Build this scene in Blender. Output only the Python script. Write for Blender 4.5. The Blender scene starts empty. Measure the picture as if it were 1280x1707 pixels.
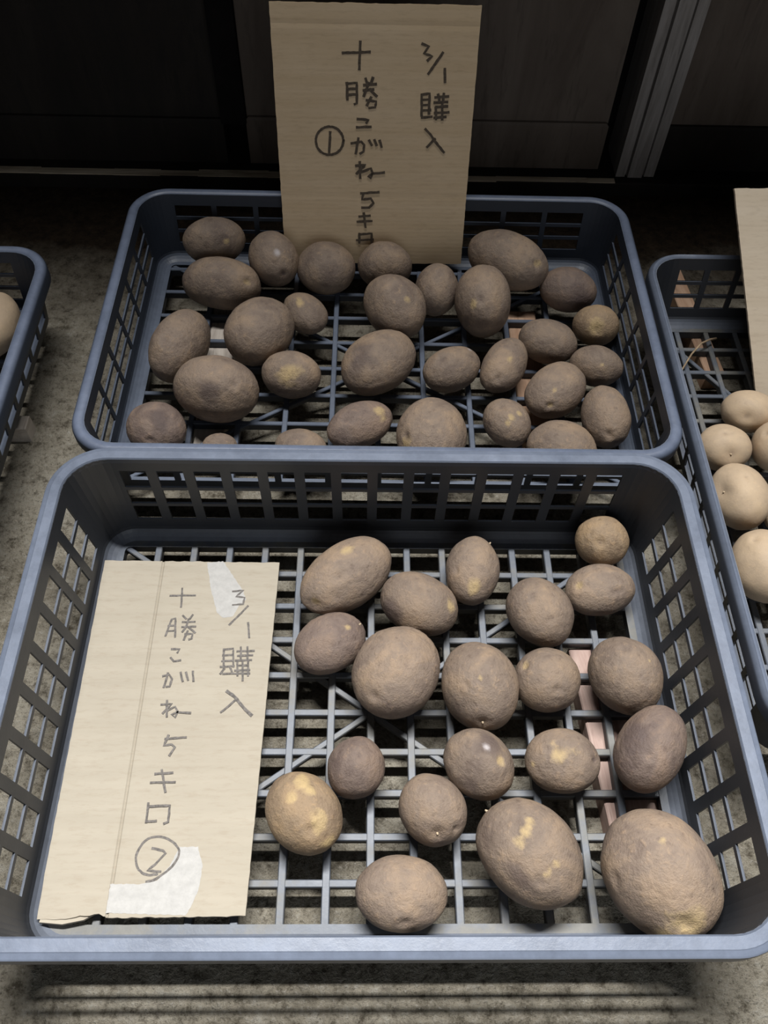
import bpy, bmesh, math, random
import numpy as np
from mathutils import Vector, Matrix

C = bpy.context.scene.collection
SC = bpy.context.scene

# ------------------------------------------------------------------ camera
CAM_LOC = (-0.00649, -0.26988, 0.76493)
CAM_RIGHT, CAM_UP, CAM_FORWARD = (0.999716, -0.005554, 0.023153), (-0.008252, 0.831338, 0.555705), (0.022335, 0.555739, -0.831057)
FOCAL_PX = 1390.0

cam_data = bpy.data.cameras.new('camera')
cam = bpy.data.objects.new('camera', cam_data)
C.objects.link(cam)
r, u, w = Vector(CAM_RIGHT), Vector(CAM_UP), Vector(CAM_FORWARD)
cam.matrix_world = Matrix(((r.x, u.x, -w.x, CAM_LOC[0]), (r.y, u.y, -w.y, CAM_LOC[1]),
                           (r.z, u.z, -w.z, CAM_LOC[2]), (0, 0, 0, 1)))
cam_data.sensor_fit = 'VERTICAL'
cam_data.sensor_height = 24.0
cam_data.lens = 24.0 * FOCAL_PX / 1707.0
cam_data.clip_start = 0.02
SC.camera = cam

# ------------------------------------------------------------------ light
world = bpy.data.worlds.new('world')
SC.world = world
world.use_nodes = True
bg = world.node_tree.nodes['Background']
bg.inputs['Color'].default_value = (0.86, 0.93, 1.0, 1)
bg.inputs['Strength'].default_value = 0.012

def tube_lamp(name, loc, size_x, size_y, power, color, spread):
    d = bpy.data.lights.new(name, 'AREA')
    d.shape = 'RECTANGLE'
    d.size, d.size_y = size_x, size_y
    d.energy = power
    d.color = color
    d.spread = math.radians(spread)
    o = bpy.data.objects.new(name, d)
    C.objects.link(o)
    o.location = loc
    return o
strip_light = tube_lamp('high_strip_window_light', (0.10, 0.75, 2.9), 1.8, 0.12, 110.0, (1.0, 0.99, 0.965), 92.0)
strip_light.rotation_euler = (math.radians(-45), 0, 0)
doorway = tube_lamp('doorway_daylight', (0.5, -2.6, 1.25), 2.2, 1.7, 21.0, (0.90, 0.95, 1.0), 180.0)
doorway.rotation_euler = (math.radians(90), 0, 0)

SC.view_settings.view_transform = 'Standard'
SC.view_settings.look = 'None'
SC.view_settings.gamma = 1.0
SC.view_settings.use_curve_mapping = False
SC.view_settings.exposure = 0.0
try:
    SC.cycles.use_denoising = True
    SC.cycles.max_bounces = 8
except Exception:
    pass

Z0 = 0.034            # top of the crate floors above the concrete

# ------------------------------------------------------------------ node helpers
def new_mat(name):
    m = bpy.data.materials.new(name)
    m.use_nodes = True
    nt = m.node_tree
    nt.nodes.clear()
    out = nt.nodes.new('ShaderNodeOutputMaterial')
    b = nt.nodes.new('ShaderNodeBsdfPrincipled')
    nt.links.new(b.outputs['BSDF'], out.inputs['Surface'])
    return m, nt, b

def node(nt, kind, **kw):
    n = nt.nodes.new(kind)
    for k, v in kw.items():
        if k.startswith('_'):
            setattr(n, k[1:], v)
        else:
            n.inputs[k].default_value = v
    return n

def noise(nt, vec, scale, detail=4, rough=0.6, dist=0.0):
    n = node(nt, 'ShaderNodeTexNoise', Scale=scale, Detail=detail, Roughness=rough, Distortion=dist)
    nt.links.new(vec, n.inputs['Vector'])
    return n.outputs['Fac']

def ramp(nt, fac, stops):
    n = nt.nodes.new('ShaderNodeValToRGB')
    e = n.color_ramp.elements
    while len(e) < len(stops):
        e.new(0.5)
    for k, (p, c) in enumerate(stops):
        e[k].position = p
        e[k].color = (c, c, c, 1) if isinstance(c, (int, float)) else tuple(c) + (1,)
    nt.links.new(fac, n.inputs['Fac'])
    return n.outputs['Color']

def mix(nt, fac, a, b, blend='MIX'):
    n = nt.nodes.new('ShaderNodeMix')
    n.data_type = 'RGBA'
    n.blend_type = blend
    for sock, v in ((n.inputs[0], fac), (n.inputs[6], a), (n.inputs[7], b)):
        if isinstance(v, (int, float)):
            sock.default_value = v
        elif isinstance(v, tuple):
            sock.default_value = v + (1,) if len(v) == 3 else v
        else:
            nt.links.new(v, sock)
    return n.outputs[2]

def bump(nt, b, height, strength, distance):
    n = node(nt, 'ShaderNodeBump', Strength=strength, Distance=distance)
    nt.links.new(height, n.inputs['Height'])
    nt.links.new(n.outputs['Normal'], b.inputs['Normal'])
    return n

def obj_vec(nt, random_shift=False, scale=None):
    tc = nt.nodes.new('ShaderNodeTexCoord')
    v = tc.outputs['Object']
    if scale:
        mp = nt.nodes.new('ShaderNodeMapping')
        mp.inputs['Scale'].default_value = scale
        nt.links.new(v, mp.inputs['Vector'])
        v = mp.outputs['Vector']
    if random_shift:
        oi = nt.nodes.new('ShaderNodeObjectInfo')
        mul = node(nt, 'ShaderNodeMath', _operation='MULTIPLY')
        mul.inputs[1].default_value = 7.3
        nt.links.new(oi.outputs['Random'], mul.inputs[0])
        ad = node(nt, 'ShaderNodeVectorMath', _operation='ADD')
        nt.links.new(v, ad.inputs[0])
        nt.links.new(mul.outputs[0], ad.inputs[1])
        v = ad.outputs[0]
    return v

# ------------------------------------------------------------------ materials
def mat_concrete():
    m, nt, b = new_mat('concrete')
    v = obj_vec(nt)
    big = noise(nt, v, 7, 5, 0.6)
    mid = noise(nt, v, 62, 7, 0.75)
    fine = noise(nt, v, 260, 4, 0.7)
    col = ramp(nt, big, [(0.3, (0.215, 0.190, 0.146)), (0.5, (0.315, 0.284, 0.226)), (0.7, (0.42, 0.385, 0.315))])
    col = mix(nt, ramp(nt, mid, [(0.36, 1.0), (0.50, 0.0)]), col, (0.095, 0.080, 0.058))
    col = mix(nt, ramp(nt, mid, [(0.54, 0.0), (0.68, 0.85)]), col, (0.44, 0.415, 0.36))
    col = mix(nt, ramp(nt, fine, [(0.57, 0.0), (0.72, 0.85)]), col, (0.46, 0.43, 0.38))
    col = mix(nt, ramp(nt, fine, [(0.28, 0.85), (0.44, 0.0)]), col, (0.06, 0.05, 0.036))
    # earth along the foot of the doors, widened and darkened as painted shade
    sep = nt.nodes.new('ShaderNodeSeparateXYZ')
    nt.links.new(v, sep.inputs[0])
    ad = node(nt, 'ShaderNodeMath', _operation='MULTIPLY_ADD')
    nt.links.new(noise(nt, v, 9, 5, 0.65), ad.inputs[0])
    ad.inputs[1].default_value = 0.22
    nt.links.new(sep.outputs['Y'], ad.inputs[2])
    soil_shade = ramp(nt, ad.outputs[0], [(0.62, 0.0), (0.80, 1.0)])
    soil_shade_col = ramp(nt, mid, [(0.35, (0.012, 0.008, 0.005)), (0.6, (0.045, 0.030, 0.018)), (0.75, (0.075, 0.055, 0.035))])
    col = mix(nt, soil_shade, col, soil_shade_col)
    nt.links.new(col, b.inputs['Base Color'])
    b.inputs['Roughness'].default_value = 0.92
    b.inputs['Specular IOR Level'].default_value = 0.2
    h = node(nt, 'ShaderNodeMath', _operation='ADD')
    nt.links.new(mid, h.inputs[0]); nt.links.new(fine, h.inputs[1])
    bump(nt, b, h.outputs[0], 1.0, 0.006)
    return m

def mat_plastic(name, base, dust_sheen, rough=0.42, dust_sheen_amt=0.5, earth=0.0):
    m, nt, b = new_mat(name)
    v = obj_vec(nt)
    n1 = noise(nt, v, 14, 6, 0.7)
    n2 = noise(nt, v, 120, 4, 0.7)
    f = node(nt, 'ShaderNodeMath', _operation='MULTIPLY_ADD')
    nt.links.new(n2, f.inputs[0]); f.inputs[1].default_value = 0.5; nt.links.new(n1, f.inputs[2])
    geo = nt.nodes.new('ShaderNodeNewGeometry')
    sep = nt.nodes.new('ShaderNodeSeparateXYZ')
    nt.links.new(geo.outputs['Normal'], sep.inputs[0])
    upw = ramp(nt, sep.outputs['Z'], [(0.35, 0.04), (0.93, 1.0)])      # upward faces lightened: painted sheen on top of a dusty film
    d = mix(nt, 1.0, ramp(nt, f.outputs[0], [(0.50, dust_sheen_amt * 0.75), (1.0, dust_sheen_amt * 1.35)]), upw, 'MULTIPLY')
    dcol = mix(nt, ramp(nt, n1, [(0.46, 0.0), (0.60, earth)]), dust_sheen, (0.22, 0.205, 0.165)) if earth else dust_sheen
    col = mix(nt, d, base, dcol)
    col = mix(nt, ramp(nt, n2, [(0.72, 0.0), (0.82, 0.35)]), col, (0.30, 0.30, 0.31))
    nt.links.new(col, b.inputs['Base Color'])
    rr = ramp(nt, n1, [(0.3, rough - 0.08), (0.7, rough + 0.12)])
    nt.links.new(rr, b.inputs['Roughness'])
    b.inputs['Specular IOR Level'].default_value = 0.4
    bump(nt, b, n2, 0.25, 0.0006)
    return m

def mat_potato(name, bump_k, contrast):
    m, nt, b = new_mat(name)
    v = obj_vec(nt, random_shift=True)
    at = nt.nodes.new('ShaderNodeAttribute'); at.attribute_name = 'skin'
    sep = nt.nodes.new('ShaderNodeSeparateColor')
    nt.links.new(at.outputs['Color'], sep.inputs[0])
    tn = nt.nodes.new('ShaderNodeAttribute'); tn.attribute_name = 'tone'
    n1 = noise(nt, v, 28, 5, 0.62, 0.4)
    n2 = noise(nt, v, 130, 5, 0.7)
    n3 = noise(nt, v, 620, 3, 0.7)
    col = ramp(nt, n1, [(0.28, tuple(1 - contrast * (1 - c) for c in (0.66, 0.63, 0.66))), (0.48, (1.0, 0.98, 0.97)), (0.72, tuple(1 + contrast * (c - 1) for c in (1.42, 1.32, 1.16)))])
    col = mix(nt, 1.0, col, tn.outputs['Color'], 'MULTIPLY')
    col = mix(nt, ramp(nt, n2, [(0.55, 0.0), (0.72, 0.75 * contrast)]), col, mix(nt, 1.0, tn.outputs['Color'], (1.55, 1.42, 1.22), 'MULTIPLY'))
    col = mix(nt, ramp(nt, n2, [(0.28, 0.7 * contrast), (0.43, 0.0)]), col, mix(nt, 1.0, tn.outputs['Color'], (0.55, 0.50, 0.50), 'MULTIPLY'))
    col = mix(nt, ramp(nt, n3, [(0.66, 0.0), (0.78, 0.45 * contrast)]), col, (0.42, 0.33, 0.24))
    pm = node(nt, 'ShaderNodeMath', _operation='MULTIPLY_ADD', _use_clamp=True)
    nt.links.new(n2, pm.inputs[0]); pm.inputs[1].default_value = 1.6
    sb = node(nt, 'ShaderNodeMath', _operation='SUBTRACT'); nt.links.new(sep.outputs[0], sb.inputs[0]); sb.inputs[1].default_value = 0.95
    nt.links.new(sb.outputs[0], pm.inputs[2])
    pk = node(nt, 'ShaderNodeMath', _operation='MULTIPLY'); nt.links.new(pm.outputs[0], pk.inputs[0])
    st = ramp(nt, sep.outputs[0], [(0.02, 0.0), (0.25, 1.0)])
    nt.links.new(st, pk.inputs[1])
    pk2 = node(nt, 'ShaderNodeMath', _operation='MULTIPLY'); nt.links.new(pk.outputs[0], pk2.inputs[0]); pk2.inputs[1].default_value = 0.68
    col = mix(nt, pk2.outputs[0], col, (0.54, 0.40, 0.20))
    dk = node(nt, 'ShaderNodeMath', _operation='MULTIPLY'); nt.links.new(sep.outputs[1], dk.inputs[0]); dk.inputs[1].default_value = 0.75
    col = mix(nt, dk.outputs[0], col, (0.075, 0.055, 0.055))
    col = mix(nt, sep.outputs[2], col, (0.44, 0.40, 0.40))  # pale skin flecks, some of them painted glints
    nt.links.new(col, b.inputs['Base Color'])
    b.inputs['Roughness'].default_value = 0.62
    b.inputs['Specular IOR Level'].default_value = 0.28
    wr = node(nt, 'ShaderNodeMath', _operation='MULTIPLY_ADD'); nt.links.new(n2, wr.inputs[0]); wr.inputs[1].default_value = 1.6
    n3s = node(nt, 'ShaderNodeMath', _operation='MULTIPLY'); nt.links.new(n3, n3s.inputs[0]); n3s.inputs[1].default_value = 0.35
    nt.links.new(n3s.outputs[0], wr.inputs[2])
    bump(nt, b, wr.outputs[0], bump_k, 0.0020)
    return m

def mat_card(name, col_a, col_b, ripple):
    m, nt, b = new_mat(name)
    v = obj_vec(nt)
    st = noise(nt, obj_vec(nt, scale=(5, 75, 1)), 1.0, 2, 0.5)
    fib = noise(nt, obj_vec(nt, scale=(60, 260, 60)), 1.0, 4, 0.7)
    bl = noise(nt, v, 12, 4, 0.6)
    f = node(nt, 'ShaderNodeMath', _operation='MULTIPLY_ADD'); nt.links.new(st, f.inputs[0]); f.inputs[1].default_value = 0.6
    ad = node(nt, 'ShaderNodeMath', _operation='MULTIPLY'); nt.links.new(bl, ad.inputs[0]); ad.inputs[1].default_value = 0.4
    nt.links.new(ad.outputs[0], f.inputs[2])
    col = ramp(nt, f.outputs[0], [(0.30, col_a), (0.70, col_b)])
    col = mix(nt, ramp(nt, fib, [(0.30, 0.18), (0.5, 0.0)]), col, (0.22, 0.15, 0.09))
    nt.links.new(col, b.inputs['Base Color'])
    b.inputs['Roughness'].default_value = 0.85
    b.inputs['Specular IOR Level'].default_value = 0.2
    wv = node(nt, 'ShaderNodeTexWave', Scale=0.62, Distortion=0.6, Detail=1.0)
    wv.bands_direction = 'Y'
    sv = obj_vec(nt, scale=(10, 100, 10))
    nt.links.new(sv, wv.inputs['Vector'])
    mx = node(nt, 'ShaderNodeMath', _operation='MULTIPLY_ADD'); nt.links.new(st, mx.inputs[0]); mx.inputs[1].default_value = 0.5
    nt.links.new(wv.outputs['Fac'], mx.inputs[2])
    bump(nt, b, mx.outputs[0], ripple, 0.0010)
    return m

def mat_wood(name, a, b_, c, scale=(60, 6, 60), rough=0.7):
    m, nt, b = new_mat(name)
    v = obj_vec(nt, scale=scale)
    n1 = noise(nt, v, 1.0, 6, 0.65, 1.2)
    n2 = noise(nt, v, 5.0, 4, 0.7)
    col = ramp(nt, n1, [(0.30, a), (0.52, b_), (0.72, c)])
    col = mix(nt, ramp(nt, n2, [(0.30, 0.5), (0.45, 0.0)]), col, tuple(0.6 * x for x in a))
    nt.links.new(col, b.inputs['Base Color'])
    b.inputs['Roughness'].default_value = rough
    b.inputs['Specular IOR Level'].default_value = 0.3
    bump(nt, b, n2, 0.3, 0.001)
    return m

def mat_plain(name, col, rough=0.7, spec=0.3, var=0.25, scale=90):
    m, nt, b = new_mat(name)
    v = obj_vec(nt)
    n = noise(nt, v, scale, 4, 0.65)
    lo = tuple(x * (1 - var) for x in col); hi = tuple(min(1, x * (1 + var)) for x in col)
    nt.links.new(ramp(nt, n, [(0.3, lo), (0.7, hi)]), b.inputs['Base Color'])
    b.inputs['Roughness'].default_value = rough
    b.inputs['Specular IOR Level'].default_value = spec
    bump(nt, b, n, 0.2, 0.0008)
    return m

M = {
    'concrete': mat_concrete(),
    'plastic': mat_plastic('blue_grey_plastic', (0.030, 0.032, 0.037), (0.195, 0.220, 0.275), 0.42, 0.62),
    'plastic_dark': mat_plastic('dark_blue_plastic', (0.024, 0.029, 0.040), (0.15, 0.18, 0.245), 0.44, 0.55),
    'grid': mat_plastic('dusty_blue_grey_plastic', (0.030, 0.032, 0.037), (0.150, 0.172, 0.215), 0.45, 0.66, 0.7),
    'rim': mat_plastic('sheen_blue_grey_rim', (0.040, 0.046, 0.060), (0.180, 0.212, 0.285), 0.34, 0.66),  # lighter copy of the plastic, the rim's sheen put into its colour
    'rim_dark': mat_plastic('sheen_dark_blue_rim', (0.030, 0.037, 0.052), (0.175, 0.21, 0.30), 0.38, 0.6),  # dark rims lightened the same way, sheen painted in
    'potato': mat_potato('potato_skin', 0.62, 1.0),
    'potato_pale': mat_potato('pale_potato_skin', 0.16, 0.35),
    'card': mat_card('corrugated_card', (0.365, 0.325, 0.262), (0.425, 0.382, 0.312), 0.055),
    'card_tan': mat_card('tan_card', (0.58, 0.48, 0.36), (0.64, 0.54, 0.42), 0.03),
    'card_brown': mat_card('brown_card', (0.54, 0.405, 0.255), (0.62, 0.48, 0.325), 0.03),
    'paper': mat_plain('torn_white_paper', (0.41, 0.40, 0.385), 0.6, 0.3, 0.10, 150),
    'ink_grey': mat_plain('grey_marker', (0.15, 0.137, 0.128), 0.7, 0.2, 0.45, 400),
    'ink_black': mat_plain('black_marker', (0.085, 0.065, 0.048), 0.7, 0.2, 0.4, 400),
    'plank_pink': mat_wood('pinkish_wood', (0.28, 0.17, 0.14), (0.42, 0.30, 0.26), (0.52, 0.40, 0.35)),
    'plank_orange': mat_wood('orange_brown_wood', (0.34, 0.20, 0.125), (0.44, 0.29, 0.20), (0.52, 0.37, 0.27)),
    'plank_pale': mat_wood('pale_wood', (0.36, 0.31, 0.27), (0.48, 0.43, 0.38), (0.58, 0.53, 0.48)),
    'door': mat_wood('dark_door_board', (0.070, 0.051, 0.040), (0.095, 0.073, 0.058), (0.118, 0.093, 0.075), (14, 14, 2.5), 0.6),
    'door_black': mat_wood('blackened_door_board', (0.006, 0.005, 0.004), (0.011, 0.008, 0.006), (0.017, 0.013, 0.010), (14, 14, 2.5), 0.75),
    'post': mat_wood('weathered_post', (0.18, 0.16, 0.145), (0.26, 0.235, 0.22), (0.34, 0.315, 0.30), (60, 60, 4), 0.65),
    'sill': mat_wood('worn_sill', (0.26, 0.20, 0.14), (0.50, 0.41, 0.30), (0.64, 0.54, 0.42), (5, 40, 40), 0.8),
    'black': mat_plain('black_recess', (0.006, 0.005, 0.005), 0.9, 0.1, 0.3, 30),
    'stalk': mat_plain('dry_stalk', (0.34, 0.25, 0.16), 0.7, 0.2, 0.3, 200),
    'sprout': mat_plain('pale_sprout', (0.48, 0.38, 0.26), 0.6, 0.3, 0.2, 400),
}

# ------------------------------------------------------------------ mesh helpers
def obj(name, bm, mat, parent=None, smooth=False, loc=None):
    me = bpy.data.meshes.new(name)
    bmesh.ops.recalc_face_normals(bm, faces=bm.faces)
    bm.to_mesh(me)
    bm.free()
    me.materials.append(mat)
    if smooth:
        for p in me.polygons:
            p.use_smooth = True
    o = bpy.data.objects.new(name, me)
    C.objects.link(o)
    if parent:
        o.parent = parent
    if loc:
        o.location = loc
    return o

def empty(name, loc, rz=0.0):
    o = bpy.data.objects.new(name, None)
    C.objects.link(o)
    o.location = loc
    o.rotation_euler = (0, 0, rz)
    o.empty_display_size = 0.05
    return o

def tag(o, label=None, cat=None, group=None, kind=None):
    if label: o['label'] = label
    if cat: o['category'] = cat
    if group: o['group'] = group
    if kind: o['kind'] = kind
    return o

def box(bm, x0, x1, y0, y1, z0, z1, ch=0.0):
    """axis-aligned box; ch chamfers the top edges"""
    if ch <= 0:
        vs = [bm.verts.new((x, y, z)) for z in (z0, z1) for x, y in ((x0, y0), (x1, y0), (x1, y1), (x0, y1))]
        for f in ((0, 1, 2, 3), (4, 5, 6, 7), (0, 1, 5, 4), (1, 2, 6, 5), (2, 3, 7, 6), (3, 0, 4, 7)):
            bm.faces.new([vs[i] for i in f])
        return
    rings = []
    for z, d in ((z0, 0), (z1 - ch, 0), (z1, ch)):
        rings.append([bm.verts.new((x, y, z)) for x, y in ((x0 + d, y0 + d), (x1 - d, y0 + d), (x1 - d, y1 - d), (x0 + d, y1 - d))])
    bm.faces.new(rings[0]); bm.faces.new(rings[2])
    for a, b in zip(rings, rings[1:]):
        for i in range(4):
            bm.faces.new((a[i], a[(i + 1) % 4], b[(i + 1) % 4], b[i]))

def bar(bm, p, q, width, z0, z1, ch=0.0008):
    """flat bar from p to q (xy), top edges chamfered"""
    p, q = Vector(p), Vector(q)
    d = (q - p).normalized(); n = Vector((-d.y, d.x))
    rings = []
    for z, k in ((z0, 0), (z1 - ch, 0), (z1, ch)):
        h = width / 2 - k
        rings.append([bm.verts.new((a.x, a.y, z)) for a in (p - n * h, q - n * h, q + n * h, p + n * h)])
    bm.faces.new(rings[0]); bm.faces.new(rings[2])
    for a, b in zip(rings, rings[1:]):
        for i in range(4):
            bm.faces.new((a[i], a[(i + 1) % 4], b[(i + 1) % 4], b[i]))

def rrect(hw, hd, rad, n=8):
    """closed rounded rectangle, counter-clockwise, as (x, y)"""
    pts = []
    for cx, cy, a0 in ((hw - rad, -(hd - rad), -90), (hw - rad, hd - rad, 0), (-(hw - rad), hd - rad, 90), (-(hw - rad), -(hd - rad), 180)):
        for k in range(n + 1):
            a = math.radians(a0 + 90 * k / n)
            pts.append((cx + rad * math.cos(a), cy + rad * math.sin(a)))
    return pts

def sweep_outline(bm, hw, hd, rad, profile, n=10):
    """profile: closed list of (outward offset, z) carried round a rounded rectangle"""
    loops = []
    for o, z in profile:
        loops.append([bm.verts.new((x, y, z)) for x, y in rrect(hw + o, hd + o, max(rad + o, 0.002), n)])
    m = len(loops[0])
    for a, b in zip(loops, loops[1:] + loops[:1]):
        for i in range(m):
            bm.faces.new((a[i], a[(i + 1) % m], b[(i + 1) % m], b[i]))

# ------------------------------------------------------------------ crate
def crate(label, loc, rz, base, top, H, rad, xs, ys, bar_w, rim_w, lip, rim_round, rows, post_pitch, post_w, mat, side_margin=0.012, bar_d=0.010):
    """base, top: inner (width, depth); xs, ys: positions of the floor bars; rows: (lo, hi) openings as share of H"""
    root = tag(empty('plastic_crate', loc, rz), label, 'crate', 'slatted plastic crates on the floor')
    root_z = 0.0
    bw, bd = base[0] / 2, base[1] / 2
    tw, td = top[0] / 2, top[1] / 2
    rb, rt = rad
    th = 0.0020
    FIL = 0.010
    # --- floor grid
    bm = bmesh.new()
    fm = side_margin
    outer = rrect(bw - FIL, bd - FIL, rb - FIL, 8)
    inner = rrect(bw - fm - FIL, bd - fm - FIL, 0.006, 8)
    def ring(z): return [bm.verts.new((x, y, z)) for x, y in outer], [bm.verts.new((x, y, z)) for x, y in inner]
    ot, it = ring(0.0); ob, ib = ring(-bar_d)
    m = len(ot)
    for i in range(m):
        j = (i + 1) % m
        bm.faces.new((ot[i], ot[j], it[j], it[i])); bm.faces.new((ob[i], ob[j], ib[j], ib[i]))
        bm.faces.new((ot[i], ot[j], ob[j], ob[i])); bm.faces.new((it[i], it[j], ib[j], ib[i]))
    ex, ey = bw - fm - FIL + 0.003, bd - fm - FIL + 0.003
    for x in xs: bar(bm, (x, -ey), (x, ey), bar_w, -bar_d, -0.0003)
    for y in ys: bar(bm, (-ex, y), (ex, y), bar_w * 0.92, -bar_d, -0.0007)
    bar(bm, (-ex, -ey), (ex, ey), bar_w * 0.8, -bar_d * 0.7, -0.0011)
    bar(bm, (-ex, ey), (ex, -ey), bar_w * 0.8, -bar_d * 0.7, -0.0015)
    bm.verts.ensure_lookup_table()
    obj('base_grid', bm, M['grid'] if mat is M['plastic'] else mat, root)
    # --- four side panels, each with half of its two corners
    def panel(k):
        swap = k % 2 == 1
        def pt(col, v, off):
            hw0, hd0, hw1, hd1 = (bw, bd, tw, td) if not swap else (bd, bw, td, tw)
            e = v
            hw, hd, rr = hw0 + (hw1 - hw0) * e, hd0 + (hd1 - hd0) * e, rb + (rt - rb) * e
            ins = FIL * max(0.0, 1 - v / 0.10) ** 2
            hw -= ins; hd -= ins; rr = max(rr - ins, 0.008)
            kind, t = col
            sx, sy = hw - rr, hd - rr
            if kind == 's':
                x, y = -sx + 2 * sx * t, -(hd + off)
            else:
                a = math.radians(t)
                cx = -sx if t < 270 else sx
                x, y = cx + (rr + off) * math.cos(a), -sy + (rr + off) * math.sin(a)
            a = math.radians(90 * k)
            z = H * v
            return (x * math.cos(a) - y * math.sin(a), x * math.sin(a) + y * math.cos(a), z)
        L = 2 * ((tw if not swap else td) - rt)
        n = max(2, int(round((L - 0.004) / post_pitch)))
        pw = post_w / L
        cell = 1.0 / n
        arcs = 4
        cols = [('a', 225 + 45 * i / arcs) for i in range(arcs)]
        open_col = [False] * arcs
        tt = [0.0]
        for c in range(n):
            tt += [c * cell + pw / 2, (c + 1) * cell - pw / 2]
        tt.append(1.0)
        for i, t in enumerate(tt):
            cols.append(('s', t))
            open_col.append(i % 2 == 1 and i < len(tt) - 1)
        cols += [('a', 270 + 45 * i / arcs) for i in range(1, arcs + 1)]
        open_col += [False] * arcs
        vs_ = [0.0, 0.02, 0.045, 0.07, 0.10]
        open_row = [False] * 4
        for lo, hi in rows:
            open_row += [False, True]
            vs_ += [lo, hi]
        open_row.append(False); vs_.append(0.985)
        nc, nr = len(cols) - 1, len(vs_) - 1
        bm = bmesh.new()
        I = [[bm.verts.new(pt(c, v, 0.0)) for v in vs_] for c in cols]
        O = [[bm.verts.new(pt(c, v, th)) for v in vs_] for c in cols]
        keep = lambda i, j: 0 <= i < nc and 0 <= j < nr and not (open_col[i] and open_row[j])
        for i in range(nc):
            for j in range(nr):
                if not keep(i, j):
                    continue
                for G in (I, O):
                    bm.faces.new((G[i][j], G[i + 1][j], G[i + 1][j + 1], G[i][j + 1]))
                for (di, dj), (p, q) in (((-1, 0), ((i, j), (i, j + 1))), ((1, 0), ((i + 1, j), (i + 1, j + 1))),
                                         ((0, -1), ((i, j), (i + 1, j))), ((0, 1), ((i, j + 1), (i + 1, j + 1)))):
                    if not keep(i + di, j + dj):
                        bm.faces.new((I[p[0]][p[1]], I[q[0]][q[1]], O[q[0]][q[1]], O[p[0]][p[1]]))
        obj('side_panel', bm, mat, root)
    for k in range(4):
        panel(k)
    # --- rim: a flange turned outwards and down
    bm = bmesh.new()
    t = 0.0028
    if rim_round or rim_w < 0.014:
        prof = [(-0.0005, H - 0.006), (0.0003, H - 0.0015), (0.002, H), (rim_w * 0.5, H + 0.0008), (rim_w - 0.0035, H - 0.0002), (rim_w - 0.001, H - 0.0022),
                (rim_w, H - 0.005), (rim_w, H - lip), (rim_w - t, H - lip), (rim_w - t, H - 0.006), (rim_w - t - 0.002, H - 0.004), (th, H - 0.004), (th, H - 0.007)]
    else:
        prof = [(-0.0005, H - 0.006), (0.0, H - 0.0012), (0.0012, H), (rim_w * 0.62, H), (rim_w * 0.68, H - 0.0007), (rim_w - 0.0020, H - 0.0009), (rim_w - 0.0005, H - 0.0020), (rim_w, H - 0.0040),
                (rim_w, H - lip), (rim_w - t, H - lip), (rim_w - t, H - 0.0036), (th, H - 0.0036), (th, H - 0.007)]
    sweep_outline(bm, tw, td, rt, prof, 12)
    o = obj('rim', bm, M['rim'] if mat is M['plastic'] else M['rim_dark'], root, smooth=True)
    md = o.modifiers.new('edge_split', 'EDGE_SPLIT'); md.split_angle = math.radians(38)
    return root

P = 0.036
rows_a = [(0.205, 0.39), (0.425, 0.605), (0.64, 0.85)]
rows_b = [(0.24, 0.40), (0.45, 0.60), (0.65, 0.82)]

# ------------------------------------------------------------------ setting
bm = bmesh.new()
n = 60
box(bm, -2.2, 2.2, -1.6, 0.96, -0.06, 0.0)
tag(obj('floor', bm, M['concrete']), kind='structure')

bm = bmesh.new(); box(bm, -2.2, 2.2, 0.90, 0.96, 0.0, 2.2)
tag(obj('wall_back', bm, M['black']), kind='structure')

def door(idx, x0, x1, mat, rail_h, rail_mat):
    r_ = tag(empty('door_%d' % idx, ((x0 + x1) / 2, 0.862, 0.022)), kind='structure')
    cx = (x0 + x1) / 2
    bm = bmesh.new(); box(bm, x0 - cx, x1 - cx, -0.008, 0.012, rail_h - 0.002, 1.95)
    tag(obj('door_panel', bm, mat, r_), kind='structure')
    bm = bmesh.new(); box(bm, x0 - cx, x1 - cx, -0.016, 0.012, 0.0, rail_h, 0.003)
    tag(obj('bottom_rail', bm, rail_mat, r_), kind='structure')
    return r_
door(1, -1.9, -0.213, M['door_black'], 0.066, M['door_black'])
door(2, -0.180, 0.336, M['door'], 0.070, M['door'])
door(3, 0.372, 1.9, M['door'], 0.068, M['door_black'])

bm = bmesh.new(); box(bm, -0.214, -0.179, 0.840, 0.90, 0.086, 2.0)
tag(obj('trim_1', bm, M['black']), kind='structure')

# grooved post on the right: profile in plan, carried up
bm = bmesh.new()
xs = [0.360, 0.3735, 0.3745, 0.3765, 0.3775, 0.3985, 0.3995, 0.4015, 0.4025, 0.417]
yf = [0.829, 0.829, 0.835, 0.835, 0.827, 0.827, 0.835, 0.835, 0.830, 0.830]
prof = list(zip(xs, yf)) + [(0.417, 0.90), (0.360, 0.90)]
lo = [bm.verts.new((x, y, 0.020)) for x, y in prof]; hi = [bm.verts.new((x, y, 2.0)) for x, y in prof]
for i in range(len(prof)):
    j = (i + 1) % len(prof)
    bm.faces.new((lo[i], lo[j], hi[j], hi[i]))
bm.faces.new(lo); bm.faces.new(hi)
tag(obj('trim_2', bm, M['post']), kind='structure')

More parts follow.
